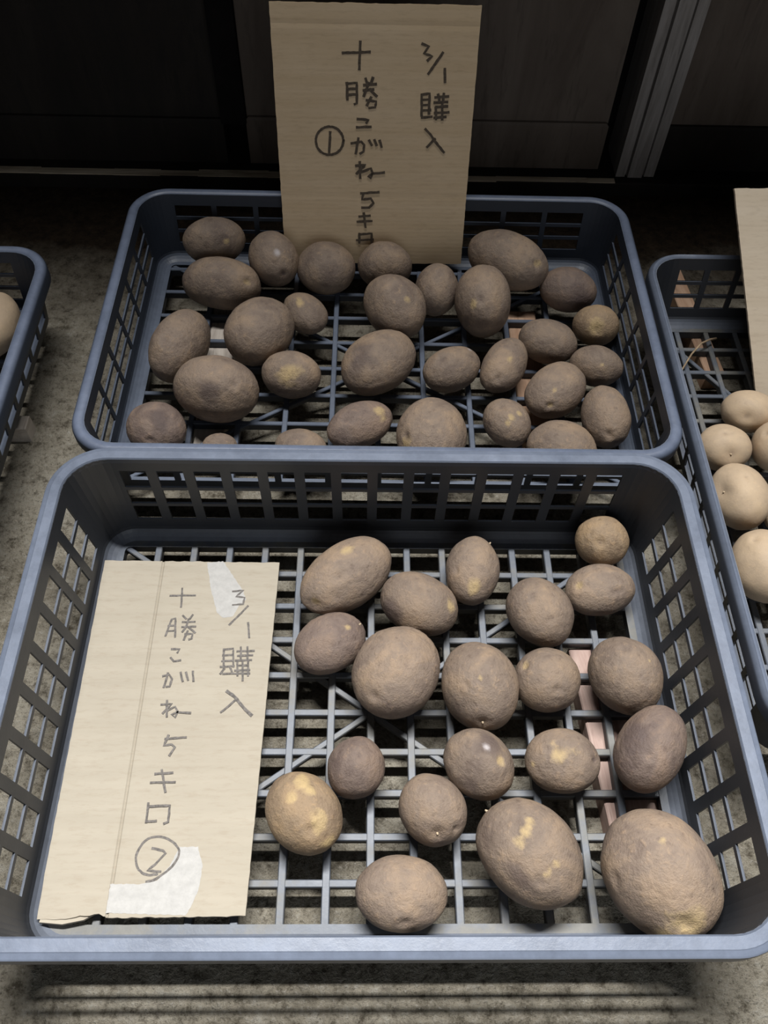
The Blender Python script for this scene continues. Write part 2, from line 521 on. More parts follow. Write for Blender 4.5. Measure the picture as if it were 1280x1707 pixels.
bm = bmesh.new(); box(bm, -2.0, 2.0, 0.812, 0.905, 0.0, 0.0215, 0.002)
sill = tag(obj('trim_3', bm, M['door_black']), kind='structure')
bm = bmesh.new()
random.seed(4)
xx = -1.6
while xx < 0.355:
    ln = min(random.uniform(0.05, 0.16), 0.357 - xx)
    box(bm, xx, xx + ln, 0.8125 + random.uniform(0, 0.002), 0.8125 + random.uniform(0.011, 0.016), 0.018, 0.0218 + random.uniform(0, 0.0006))
    xx += ln
tag(obj('worn_edge', bm, M['sill'], sill), kind='structure')

# ------------------------------------------------------------------ crates
front = crate('nearest crate, holding the flat cardboard sign and big brown potatoes', (0, 0, Z0), 0.0,
              (0.534, 0.382), (0.5565, 0.3925), 0.118, (0.028, 0.036),
              [(i - 7) * P for i in range(1, 14)], [(5 - j) * P for j in range(1, 10)], 0.0068,
              0.0148, 0.016, False, rows_a, 0.0348, 0.0098, M['plastic'], 0.007)
rear = crate('second crate back, with the upright written cardboard sign standing in it', (0.0076, 0.4319, Z0), -0.0051,
             (0.572, 0.374), (0.586, 0.390), 0.090, (0.025, 0.034),
             [k * 0.0529 for k in range(-4, 5)], [(1.83 - j) * 0.0429 for j in range(-2, 6)], 0.0062,
             0.0128, 0.013, True, rows_b, 0.050, 0.0065, M['plastic_dark'], 0.006)
right = crate('crate of pale potatoes with a blank cardboard sheet leaning in it', (0.5285, 0.236, Z0), 0.0,
              (0.375, 0.545), (0.404, 0.568), 0.092, (0.025, 0.034),
              [0.3798 - 0.5285 + k * 0.0365 for k in range(0, 9)], [0.4638 - 0.236 - j * 0.0380 for j in range(0, 13)], 0.0064,
              0.0090, 0.016, False, rows_b, 0.036, 0.0070, M['plastic'], 0.006)
left = crate('crate cut off by the left picture edge, one pale potato showing', (-0.6660, 0.322, Z0), 0.0,
             (0.540, 0.375), (0.565, 0.392), 0.088, (0.025, 0.036),
             [(i - 7) * P for i in range(1, 14)], [(5 - j) * P for j in range(1, 10)], 0.0064,
             0.0125, 0.018, False, rows_b, 0.036, 0.0080, M['plastic_dark'], 0.006)

# ------------------------------------------------------------------ wooden supports under the crates
def plank(label, x, y, w_, l_, rz, mat, h=0.0238, group='wooden planks under the crates'):
    bm = bmesh.new()
    box(bm, -w_ / 2, w_ / 2, -l_ / 2, l_ / 2, 0.0, h, 0.0012)
    o = obj('wooden_plank', bm, mat)
    o.location = (x, y, 0.0); o.rotation_euler = (0, 0, rz)
    return tag(o, label, 'plank', group)
plank('pinkish sawn plank under the side of the nearest crate, below the dark leaning potato', 0.2270, -0.018, 0.056, 0.178, 0.086, M['plank_pink'])
plank('sawn plank hidden below the flat cardboard sign, under the nearest crate', -0.200, 0.0, 0.042, 0.20, 0.0, M['plank_pink'])
plank('pale wooden plank under the rear crate, below the tall oval and wide wrinkled potatoes', -0.186, 0.415, 0.034, 0.245, 0.02, M['plank_pale'])
plank('orange-brown plank under the rear crate, below the slanted oblong potato', 0.1905, 0.430, 0.036, 0.215, 0.0, M['plank_orange'])
plank('narrow orange plank end under the pale potato crate, by the dry stalk', 0.4105, 0.532, 0.024, 0.205, 0.085, M['plank_orange'])
plank('wooden support under the near end of the pale potato crate', 0.4800, 0.030, 0.20, 0.04, 0.0, M['plank_orange'])
plank('wooden block end poking out beside the crate at the left picture edge', -0.412, 0.345, 0.040, 0.02, 0.0, M['plank_pale'], 0.0236)
plank('wooden support under the far side of the crate at the left picture edge', -0.86, 0.330, 0.04, 0.20, 0.0, M['plank_pale'])

# ------------------------------------------------------------------ cardboard signs
B1_ORIGIN, B1_U, B1_V, B1_N = (-0.1121, 0.5968, 0.046), (0.9999, 0.0121, -0.0), (-0.0027, 0.2242, 0.9745), (0.0118, -0.9745, 0.2243)
B1_QUAD = [(0.0, 0.0), (0.2269, -0.0), (0.2252, 0.293), (0.0006, 0.2937)]
B2_ORIGIN = (-0.2597, -0.1712, 0.0445)
B2_QUAD = [(0.0, 0.0), (0.162, 0.0017), (0.1682, 0.3214), (-0.0046, 0.3227), (0.0558, 0.3225), (0.0529, 0.002)]

WRITING_UPRIGHT = [[(3.0, [(77.1, 246.0), (107.2, 247.4)]), (3.0, [(96.5, 257.7), (95.5, 229.8)]), (3.0, [(81.6, 216.0), (82.0, 198.3)]), (3.0, [(81.6, 215.1), (92.5, 216.1), (92.8, 194.6), (90.0, 193.6)]), (3.0, [(82.5, 209.5), (92.1, 210.0)]), (3.0, [(82.4, 203.5), (91.5, 204.0)]), (3.0, [(102.4, 220.8), (104.4, 215.3)]), (3.0, [(110.8, 221.8), (108.8, 216.3)]), (3.0, [(100.5, 213.8), (114.4, 215.1)]), (3.0, [(100.1, 208.2), (111.5, 209.5)]), (3.0, [(106.4, 216.3), (100.5, 202.3)]), (3.0, [(106.9, 209.4), (115.0, 202.4)]), (3.0, [(103.5, 198.1), (114.6, 196.8), (113.5, 190.7), (106.6, 189.8)]), (3.0, [(108.9, 201.4), (104.1, 192.5)]), (3.0, [(93.4, 177.7), (105.7, 177.1), (103.6, 173.5)]), (3.0, [(92.3, 168.5), (108.8, 169.3)]), (3.0, [(86.0, 150.4), (97.5, 152.6), (101.0, 148.6), (100.2, 141.4), (96.4, 138.9)]), (3.0, [(94.3, 156.6), (91.2, 138.9)]), (3.0, [(106.8, 154.1), (110.0, 148.7)]), (3.0, [(113.1, 154.8), (115.6, 148.7)]), (3.0, [(119.3, 154.2), (121.5, 146.8)]), (3.0, [(95.8, 129.4), (96.4, 110.0)]), (3.0, [(91.1, 124.7), (102.8, 125.9), (92.1, 115.3)]), (3.0, [(98.1, 117.4), (109.2, 121.8), (111.3, 116.5), (109.2, 110.1), (106.0, 112.2), (111.3, 115.5), (125.2, 117.1)]), (3.0, [(97.4, 91.6), (119.1, 93.3)]), (3.0, [(100.7, 91.6), (98.5, 83.9), (109.4, 85.1), (112.8, 79.5), (107.3, 73.9), (98.5, 73.8)]), (3.0, [(95.2, 62.5), (108.5, 63.7)]), (3.0, [(93.0, 55.6), (110.8, 56.9)]), (3.0, [(100.8, 67.1), (103.0, 48.7)]), (3.0, [(95.2, 40.5), (95.2, 28.2)]), (3.0, [(95.2, 39.5), (110.9, 40.6), (111.0, 28.3)]), (3.0, [(91.8, 31.5), (112.6, 32.8)])], [(3.0, [(76.9, 153.4), (76.0, 148.4), (73.6, 143.8), (69.9, 140.1), (65.3, 137.8), (60.2, 136.9), (55.2, 137.7), (50.7, 139.9), (47.2, 143.5), (45.1, 148.0), (44.5, 153.0), (45.4, 158.0), (47.9, 162.5), (51.6, 166.0), (56.1, 168.3), (61.1, 169.1), (66.0, 168.4), (70.4, 166.2), (73.9, 162.7), (76.2, 158.3), (76.9, 153.4)]), (3.0, [(61.8, 163.2), (59.8, 137.9)])], [(3.0, [(163.8, 256.4), (171.1, 253.8), (166.7, 246.8), (175.6, 244.1), (170.5, 239.7)]), (3.0, [(187.1, 247.9), (172.1, 226.2)]), (3.0, [(190.1, 231.9), (191.3, 217.9)]), (3.0, [(165.8, 204.9), (166.9, 182.0)]), (3.0, [(165.8, 204.5), (174.8, 205.8), (175.2, 184.1)]), (3.0, [(167.1, 199.3), (174.1, 199.7)]), (3.0, [(167.0, 193.6), (175.5, 194.1)]), (3.0, [(166.6, 187.8), (176.8, 188.3)]), (3.0, [(167.0, 180.1), (178.7, 181.2)]), (3.0, [(181.1, 201.9), (196.2, 203.2)]), (3.0, [(184.5, 205.1), (186.5, 196.7)]), (3.0, [(190.9, 206.1), (190.5, 196.7)]), (3.0, [(180.4, 196.2), (195.6, 197.3)]), (3.0, [(182.7, 191.5), (195.9, 192.6)]), (3.0, [(182.7, 191.5), (183.6, 178.3)]), (3.0, [(189.6, 195.7), (190.8, 178.0)]), (3.0, [(181.7, 185.1), (197.8, 186.3)]), (3.0, [(181.4, 179.9), (194.7, 181.2)]), (3.0, [(171.8, 167.4), (178.3, 161.5), (184.0, 153.5), (195.3, 141.4)]), (3.0, [(183.8, 156.5), (175.0, 147.3)])]]

WRITING_FLAT = [[(1.9, [(64.9, 283.6), (89.3, 284.0)]), (1.9, [(75.8, 291.7), (77.1, 271.2)]), (1.9, [(70.0, 258.2), (66.5, 240.9)]), (1.9, [(70.0, 258.2), (73.4, 259.4), (75.6, 239.8)]), (1.9, [(67.8, 251.2), (73.4, 251.7)]), (1.9, [(67.5, 245.9), (74.7, 246.4)]), (1.9, [(80.0, 262.3), (83.5, 258.8)]), (1.9, [(89.3, 263.0), (87.1, 258.8)]), (1.9, [(80.4, 255.3), (92.3, 255.8)]), (1.9, [(80.5, 250.2), (93.5, 250.7)]), (1.9, [(86.1, 258.3), (84.1, 249.0), (81.7, 245.1)]), (1.9, [(86.7, 250.2), (93.7, 244.3)]), (1.9, [(84.5, 242.8), (91.7, 243.3), (91.3, 238.3), (88.9, 237.4)]), (1.9, [(86.6, 246.1), (84.2, 236.9)]), (1.9, [(74.2, 227.4), (81.3, 227.5), (79.9, 223.9)]), (1.9, [(74.3, 219.0), (77.8, 215.3), (83.8, 216.4)]), (1.9, [(69.7, 200.7), (75.5, 202.2), (78.3, 197.9), (77.5, 190.9), (74.2, 190.5)]), (1.9, [(74.1, 203.7), (73.0, 194.7), (72.0, 190.0)]), (1.9, [(85.3, 204.4), (88.4, 195.8)]), (1.9, [(90.4, 204.4), (93.1, 196.9)]), (1.9, [(96.3, 205.5), (98.1, 195.9)]), (1.9, [(76.6, 177.5), (78.6, 162.5)]), (1.9, [(71.9, 173.7), (81.3, 174.6), (74.7, 165.6)]), (1.9, [(77.9, 168.0), (84.6, 171.7), (87.8, 167.2), (85.9, 161.9), (82.7, 164.4), (87.3, 166.6), (99.1, 166.0)]), (1.9, [(79.9, 142.5), (98.0, 143.9)]), (1.9, [(82.3, 145.5), (79.7, 136.6), (86.3, 137.6), (89.5, 135.1), (85.7, 127.9)]), (1.9, [(75.6, 112.1), (90.5, 113.1)]), (1.9, [(73.0, 104.6), (93.5, 105.2)]), (1.9, [(80.8, 115.5), (86.6, 96.9)]), (1.9, [(73.7, 87.8), (74.2, 72.2)]), (1.9, [(74.1, 85.1), (91.8, 85.6), (92.2, 72.6), (88.9, 71.2)]), (1.9, [(74.6, 72.9), (82.2, 73.3)])], [(1.9, [(81.1, 26.7), (87.1, 27.7), (97.5, 34.9), (104.0, 43.3), (104.6, 50.9), (98.0, 57.7), (86.6, 61.7), (76.1, 59.5), (70.4, 50.1), (70.0, 41.6), (74.0, 34.9), (81.3, 31.3), (89.0, 32.4)]), (1.9, [(82.1, 52.1), (91.0, 50.0), (93.4, 48.0), (86.2, 39.6), (80.7, 34.9), (91.4, 34.2)])], [(1.9, [(124.8, 288.4), (135.4, 289.9), (128.5, 283.0), (137.2, 281.7), (136.1, 274.9), (126.2, 273.9)]), (1.9, [(141.2, 272.8), (125.1, 252.7)]), (1.9, [(142.7, 255.2), (145.0, 239.5)]), (1.9, [(122.4, 227.7), (124.2, 208.9)]), (1.9, [(122.4, 227.2), (131.1, 228.4), (132.9, 210.1)]), (1.9, [(122.0, 221.4), (131.1, 221.9)]), (1.9, [(121.7, 215.7), (131.7, 216.2)]), (1.9, [(121.1, 210.0), (133.6, 210.9)]), (1.9, [(124.9, 208.3), (121.8, 203.1)]), (1.9, [(130.3, 209.0), (132.8, 204.0)]), (1.9, [(134.9, 225.5), (150.7, 226.2)]), (1.9, [(138.0, 230.0), (139.2, 216.7)]), (1.9, [(135.9, 221.1), (149.6, 221.8)]), (1.9, [(144.2, 230.0), (145.3, 216.7)]), (1.9, [(134.3, 216.2), (149.0, 216.9)]), (1.9, [(136.2, 215.5), (137.5, 201.4)]), (1.9, [(136.6, 211.2), (146.7, 211.6)]), (1.9, [(134.6, 206.4), (148.1, 207.1)]), (1.9, [(140.8, 216.7), (142.6, 196.7)]), (1.9, [(146.0, 215.6), (147.2, 201.4)]), (1.9, [(124.2, 203.1), (148.4, 203.8)]), (2.8, [(129.5, 186.5), (137.0, 181.2), (144.8, 171.9), (153.3, 164.1)]), (1.9, [(139.2, 179.2), (125.9, 166.7)])]]

SCRAPS = [[(96.4, 320.8), (112.2, 322.3), (126.0, 302.6), (134.8, 289.4), (138.5, 279.6), (132.2, 273.0), (127.5, 261.5), (118.5, 260.1), (112.3, 265.2), (104.0, 289.2)], [(53.4, 4.1), (53.0, 25.0), (75.8, 24.9), (89.6, 27.6), (98.9, 40.1), (104.4, 53.0), (119.0, 53.0), (124.4, 40.1), (123.6, 22.2), (120.2, 11.3), (115.7, 2.3), (82.9, 3.2)]]

def bil(q, s, t):
    a = Vector(q[0]) * (1 - s) + Vector(q[1]) * s
    b = Vector(q[3]) * (1 - s) + Vector(q[2]) * s
    return a * (1 - t) + b * t

def sheet(name, quad, thick, mat, parent, seed, crease=None, dz=None, notch=None):
    """quad: corners bottom-left, bottom-right, top-right, top-left in sheet coordinates (metres)"""
    rnd = random.Random(seed)
    ns, nt_ = 44, 60
    ss = [i / ns for i in range(ns + 1)]
    if crease:
        ss = sorted(ss + [crease - .010, crease - .004, crease, crease + .004, crease + .010])
    tt = [i / nt_ for i in range(nt_ + 1)]
    bm = bmesh.new()
    T, B = [], []
    ej = [rnd.uniform(-1, 1) for _ in range(400)]
    for i, s in enumerate(ss):
        a, b = [], []
        for j, t in enumerate(tt):
            p = bil(quad, s, t)
            if j in (0, nt_): p = p + Vector((0, ej[i] * 0.0004))
            if i in (0, len(ss) - 1): p = p + Vector((ej[100 + j + 80 * (i > 0)] * 0.00022, 0))
            if notch and j <= 2: p = p + Vector((0, notch(s) * (1 - j / 3)))
            z = dz(s, t) if dz else 0.0
            if crease:
                z -= 0.0018 * math.exp(-((s - crease) / 0.007) ** 2)
            a.append(bm.verts.new((p.x, p.y, z))); b.append(bm.verts.new((p.x, p.y, z - thick)))
        T.append(a); B.append(b)
    n, m = len(ss), len(tt)
    for i in range(n - 1):
        for j in range(m - 1):
            bm.faces.new((T[i][j], T[i + 1][j], T[i + 1][j + 1], T[i][j + 1]))
            bm.faces.new((B[i][j], B[i][j + 1], B[i + 1][j + 1], B[i + 1][j]))
    for j in range(m - 1):
        bm.faces.new((T[0][j], T[0][j + 1], B[0][j + 1], B[0][j])); bm.faces.new((T[-1][j], B[-1][j], B[-1][j + 1], T[-1][j + 1]))
    for i in range(n - 1):
        bm.faces.new((T[i][0], B[i][0], B[i + 1][0], T[i + 1][0])); bm.faces.new((T[i][-1], T[i + 1][-1], B[i + 1][-1], B[i][-1]))
    return obj(name, bm, mat, parent)

def handwriting(name, strokes, z, mat, parent, seed):
    rnd = random.Random(seed)
    bm = bmesh.new()
    for ki, (wd, pl) in enumerate(strokes):
        zz = z + 0.00002 * ki
        pts = [Vector((x * 1e-3, y * 1e-3)) for x, y in pl]
        if len(pts) > 9:                       # round strokes: cut the corners
            for _ in range(2):
                q_ = [pts[0]]
                for p, q in zip(pts, pts[1:]):
                    q_ += [p.lerp(q, 0.25), p.lerp(q, 0.75)]
                pts = q_ + [pts[-1]]
        # resample with a slight hand wobble
        fine = []
        for p, q in zip(pts, pts[1:]):
            k = max(1, int((q - p).length / 0.003))
            for i in range(k):
                fine.append(p.lerp(q, i / k) + Vector((rnd.uniform(-1, 1), rnd.uniform(-1, 1))) * 0.00018)
        fine.append(pts[-1])
        h = wd * 0.5e-3
        ring_ = []
        for i, p in enumerate(fine):
            d = (fine[min(i + 1, len(fine) - 1)] - fine[max(i - 1, 0)])
            d = d.normalized() if d.length > 0 else Vector((1, 0))
            n_ = Vector((-d.y, d.x))
            k = h * rnd.uniform(0.85, 1.12)
            e = Vector((0, 0))
            if i == 0: e = -d * h * 0.6
            if i == len(fine) - 1: e = d * h * 0.6
            a, b = p - n_ * k + e, p + n_ * k + e
            ring_.append([bm.verts.new((a.x, a.y, zz)), bm.verts.new((b.x, b.y, zz)), bm.verts.new((b.x, b.y, zz - 0.0012)), bm.verts.new((a.x, a.y, zz - 0.0012))])
        for a, b in zip(ring_, ring_[1:]):
            for q in range(4):
                bm.faces.new((a[q], b[q], b[(q + 1) % 4], a[(q + 1) % 4]))
        bm.faces.new(ring_[0]); bm.faces.new(ring_[-1])
    return obj(name, bm, mat, parent)

# upright sign in the rear crate
s1 = tag(empty('cardboard_sign', B1_ORIGIN), 'upright brown cardboard sign with black writing and a circled 1', 'sign', 'handwritten cardboard signs')
U_, V_, N_ = Vector(B1_U), Vector(B1_V), Vector(B1_N)
s1.matrix_world = Matrix(((U_.x, V_.x, N_.x, B1_ORIGIN[0]), (U_.y, V_.y, N_.y, B1_ORIGIN[1]), (U_.z, V_.z, N_.z, B1_ORIGIN[2]), (0, 0, 0, 1)))
sheet('cardboard_sheet', B1_QUAD, 0.003, M['card_brown'], s1, 11, dz=lambda s, t: -0.0006 * math.exp(-((t - 0.93) / 0.006) ** 2) - 0.0005 * math.exp(-((t - 0.305) / 0.004) ** 2))
for k, nm in enumerate(('handwritten_name', 'circled_number', 'handwritten_date')):
    handwriting(nm, WRITING_UPRIGHT[k], 0.0003, M['ink_black'], s1, 5 + k)

# flat sign in the front crate
s2 = tag(empty('cardboard_sign', B2_ORIGIN), 'pale cardboard sign lying flat in the nearest crate, grey writing and a circled 2', 'sign', 'handwritten cardboard signs')
def curl(s, t):
    # lower left corner bends down where the cardboard is torn
    z = -0.0022 * max(0, 0.32 - s) / 0.32 * max(0, 0.10 - t) / 0.10
    return z
def tear(s):
    return 0.0035 * math.exp(-((s - 0.285) / 0.035) ** 2) + 0.0020 * math.exp(-((s - 0.21) / 0.03) ** 2)
sheet('cardboard_sheet', B2_QUAD[:4], 0.0034, M['card'], s2, 12, crease=0.335, dz=curl, notch=tear)
for k, nm in enumerate(('handwritten_name', 'circled_number', 'handwritten_date')):
    handwriting(nm, WRITING_FLAT[k], 0.0003, M['ink_grey'], s2, 15 + k)
for k, pl in enumerate(SCRAPS):
    bm = bmesh.new()
    pts = [Vector((x * 1e-3, y * 1e-3)) for x, y in pl]
    rnd = random.Random(30 + k)
    out = []
    for p, q in zip(pts, pts[1:] + pts[:1]):
        kk = max(1, int((q - p).length / 0.002))
        out += [p.lerp(q, i / kk) + Vector((rnd.uniform(-1, 1), rnd.uniform(-1, 1))) * 0.0004 for i in range(kk)]
    hi_ = [bm.verts.new((p.x, p.y, 0.00015)) for p in out]; lo_ = [bm.verts.new((p.x, p.y, -0.0006)) for p in out]
    bm.faces.new(hi_); bm.faces.new(lo_)
    for i in range(len(out)):
        j = (i + 1) % len(out)
        bm.faces.new((hi_[i], hi_[j], lo_[j], lo_[i]))
    tag(obj('torn_paper_patch', bm, M['paper'], s2), label='whitish patch where the top paper was torn off')
# torn lower liner hanging at the corner
bm = bmesh.new()
fl = [(0.002, -0.002), (0.020, -0.0035), (0.036, -0.0005), (0.044, 0.004), (0.040, 0.008), (0.030, 0.006), (0.012, 0.003), (0.003, 0.002)]
a = [bm.verts.new((x, y, -0.0024)) for x, y in fl]; b = [bm.verts.new((x, y - 0.0006, -0.0042)) for x, y in fl]
bm.faces.new(a); bm.faces.new(b)
for i in range(len(fl)):
    j = (i + 1) % len(fl)
    bm.faces.new((a[i], a[j], b[j], b[i]))
tag(obj('torn_flap', bm, M['card'], s2))

# blank sheet leaning in the right crate
p0, p1, p3 = Vector((0.4465, 0.372, Z0 + 0.008)), Vector((0.640, 0.372, Z0 + 0.008)), Vector((0.3945, 0.530, Z0 + 0.178))
U_ = (p1 - p0).normalized(); N_ = U_.cross(p3 - p0).normalized(); V_ = N_.cross(U_)
s3 = tag(empty('cardboard_sheet', p0), 'blank tan cardboard sheet leaning in the crate of pale potatoes', 'cardboard')
s3.matrix_world = Matrix(((U_.x, V_.x, N_.x, p0.x), (U_.y, V_.y, N_.y, p0.y), (U_.z, V_.z, N_.z, p0.z), (0, 0, 0, 1)))
q3 = [(0, 0), (0.193, 0), ((p3 - p0).dot(U_) + 0.2, (p3 - p0).dot(V_) + 0.004), ((p3 - p0).dot(U_), (p3 - p0).dot(V_))]
sheet('cardboard_face', q3, 0.0034, M['card_tan'], s3, 13)

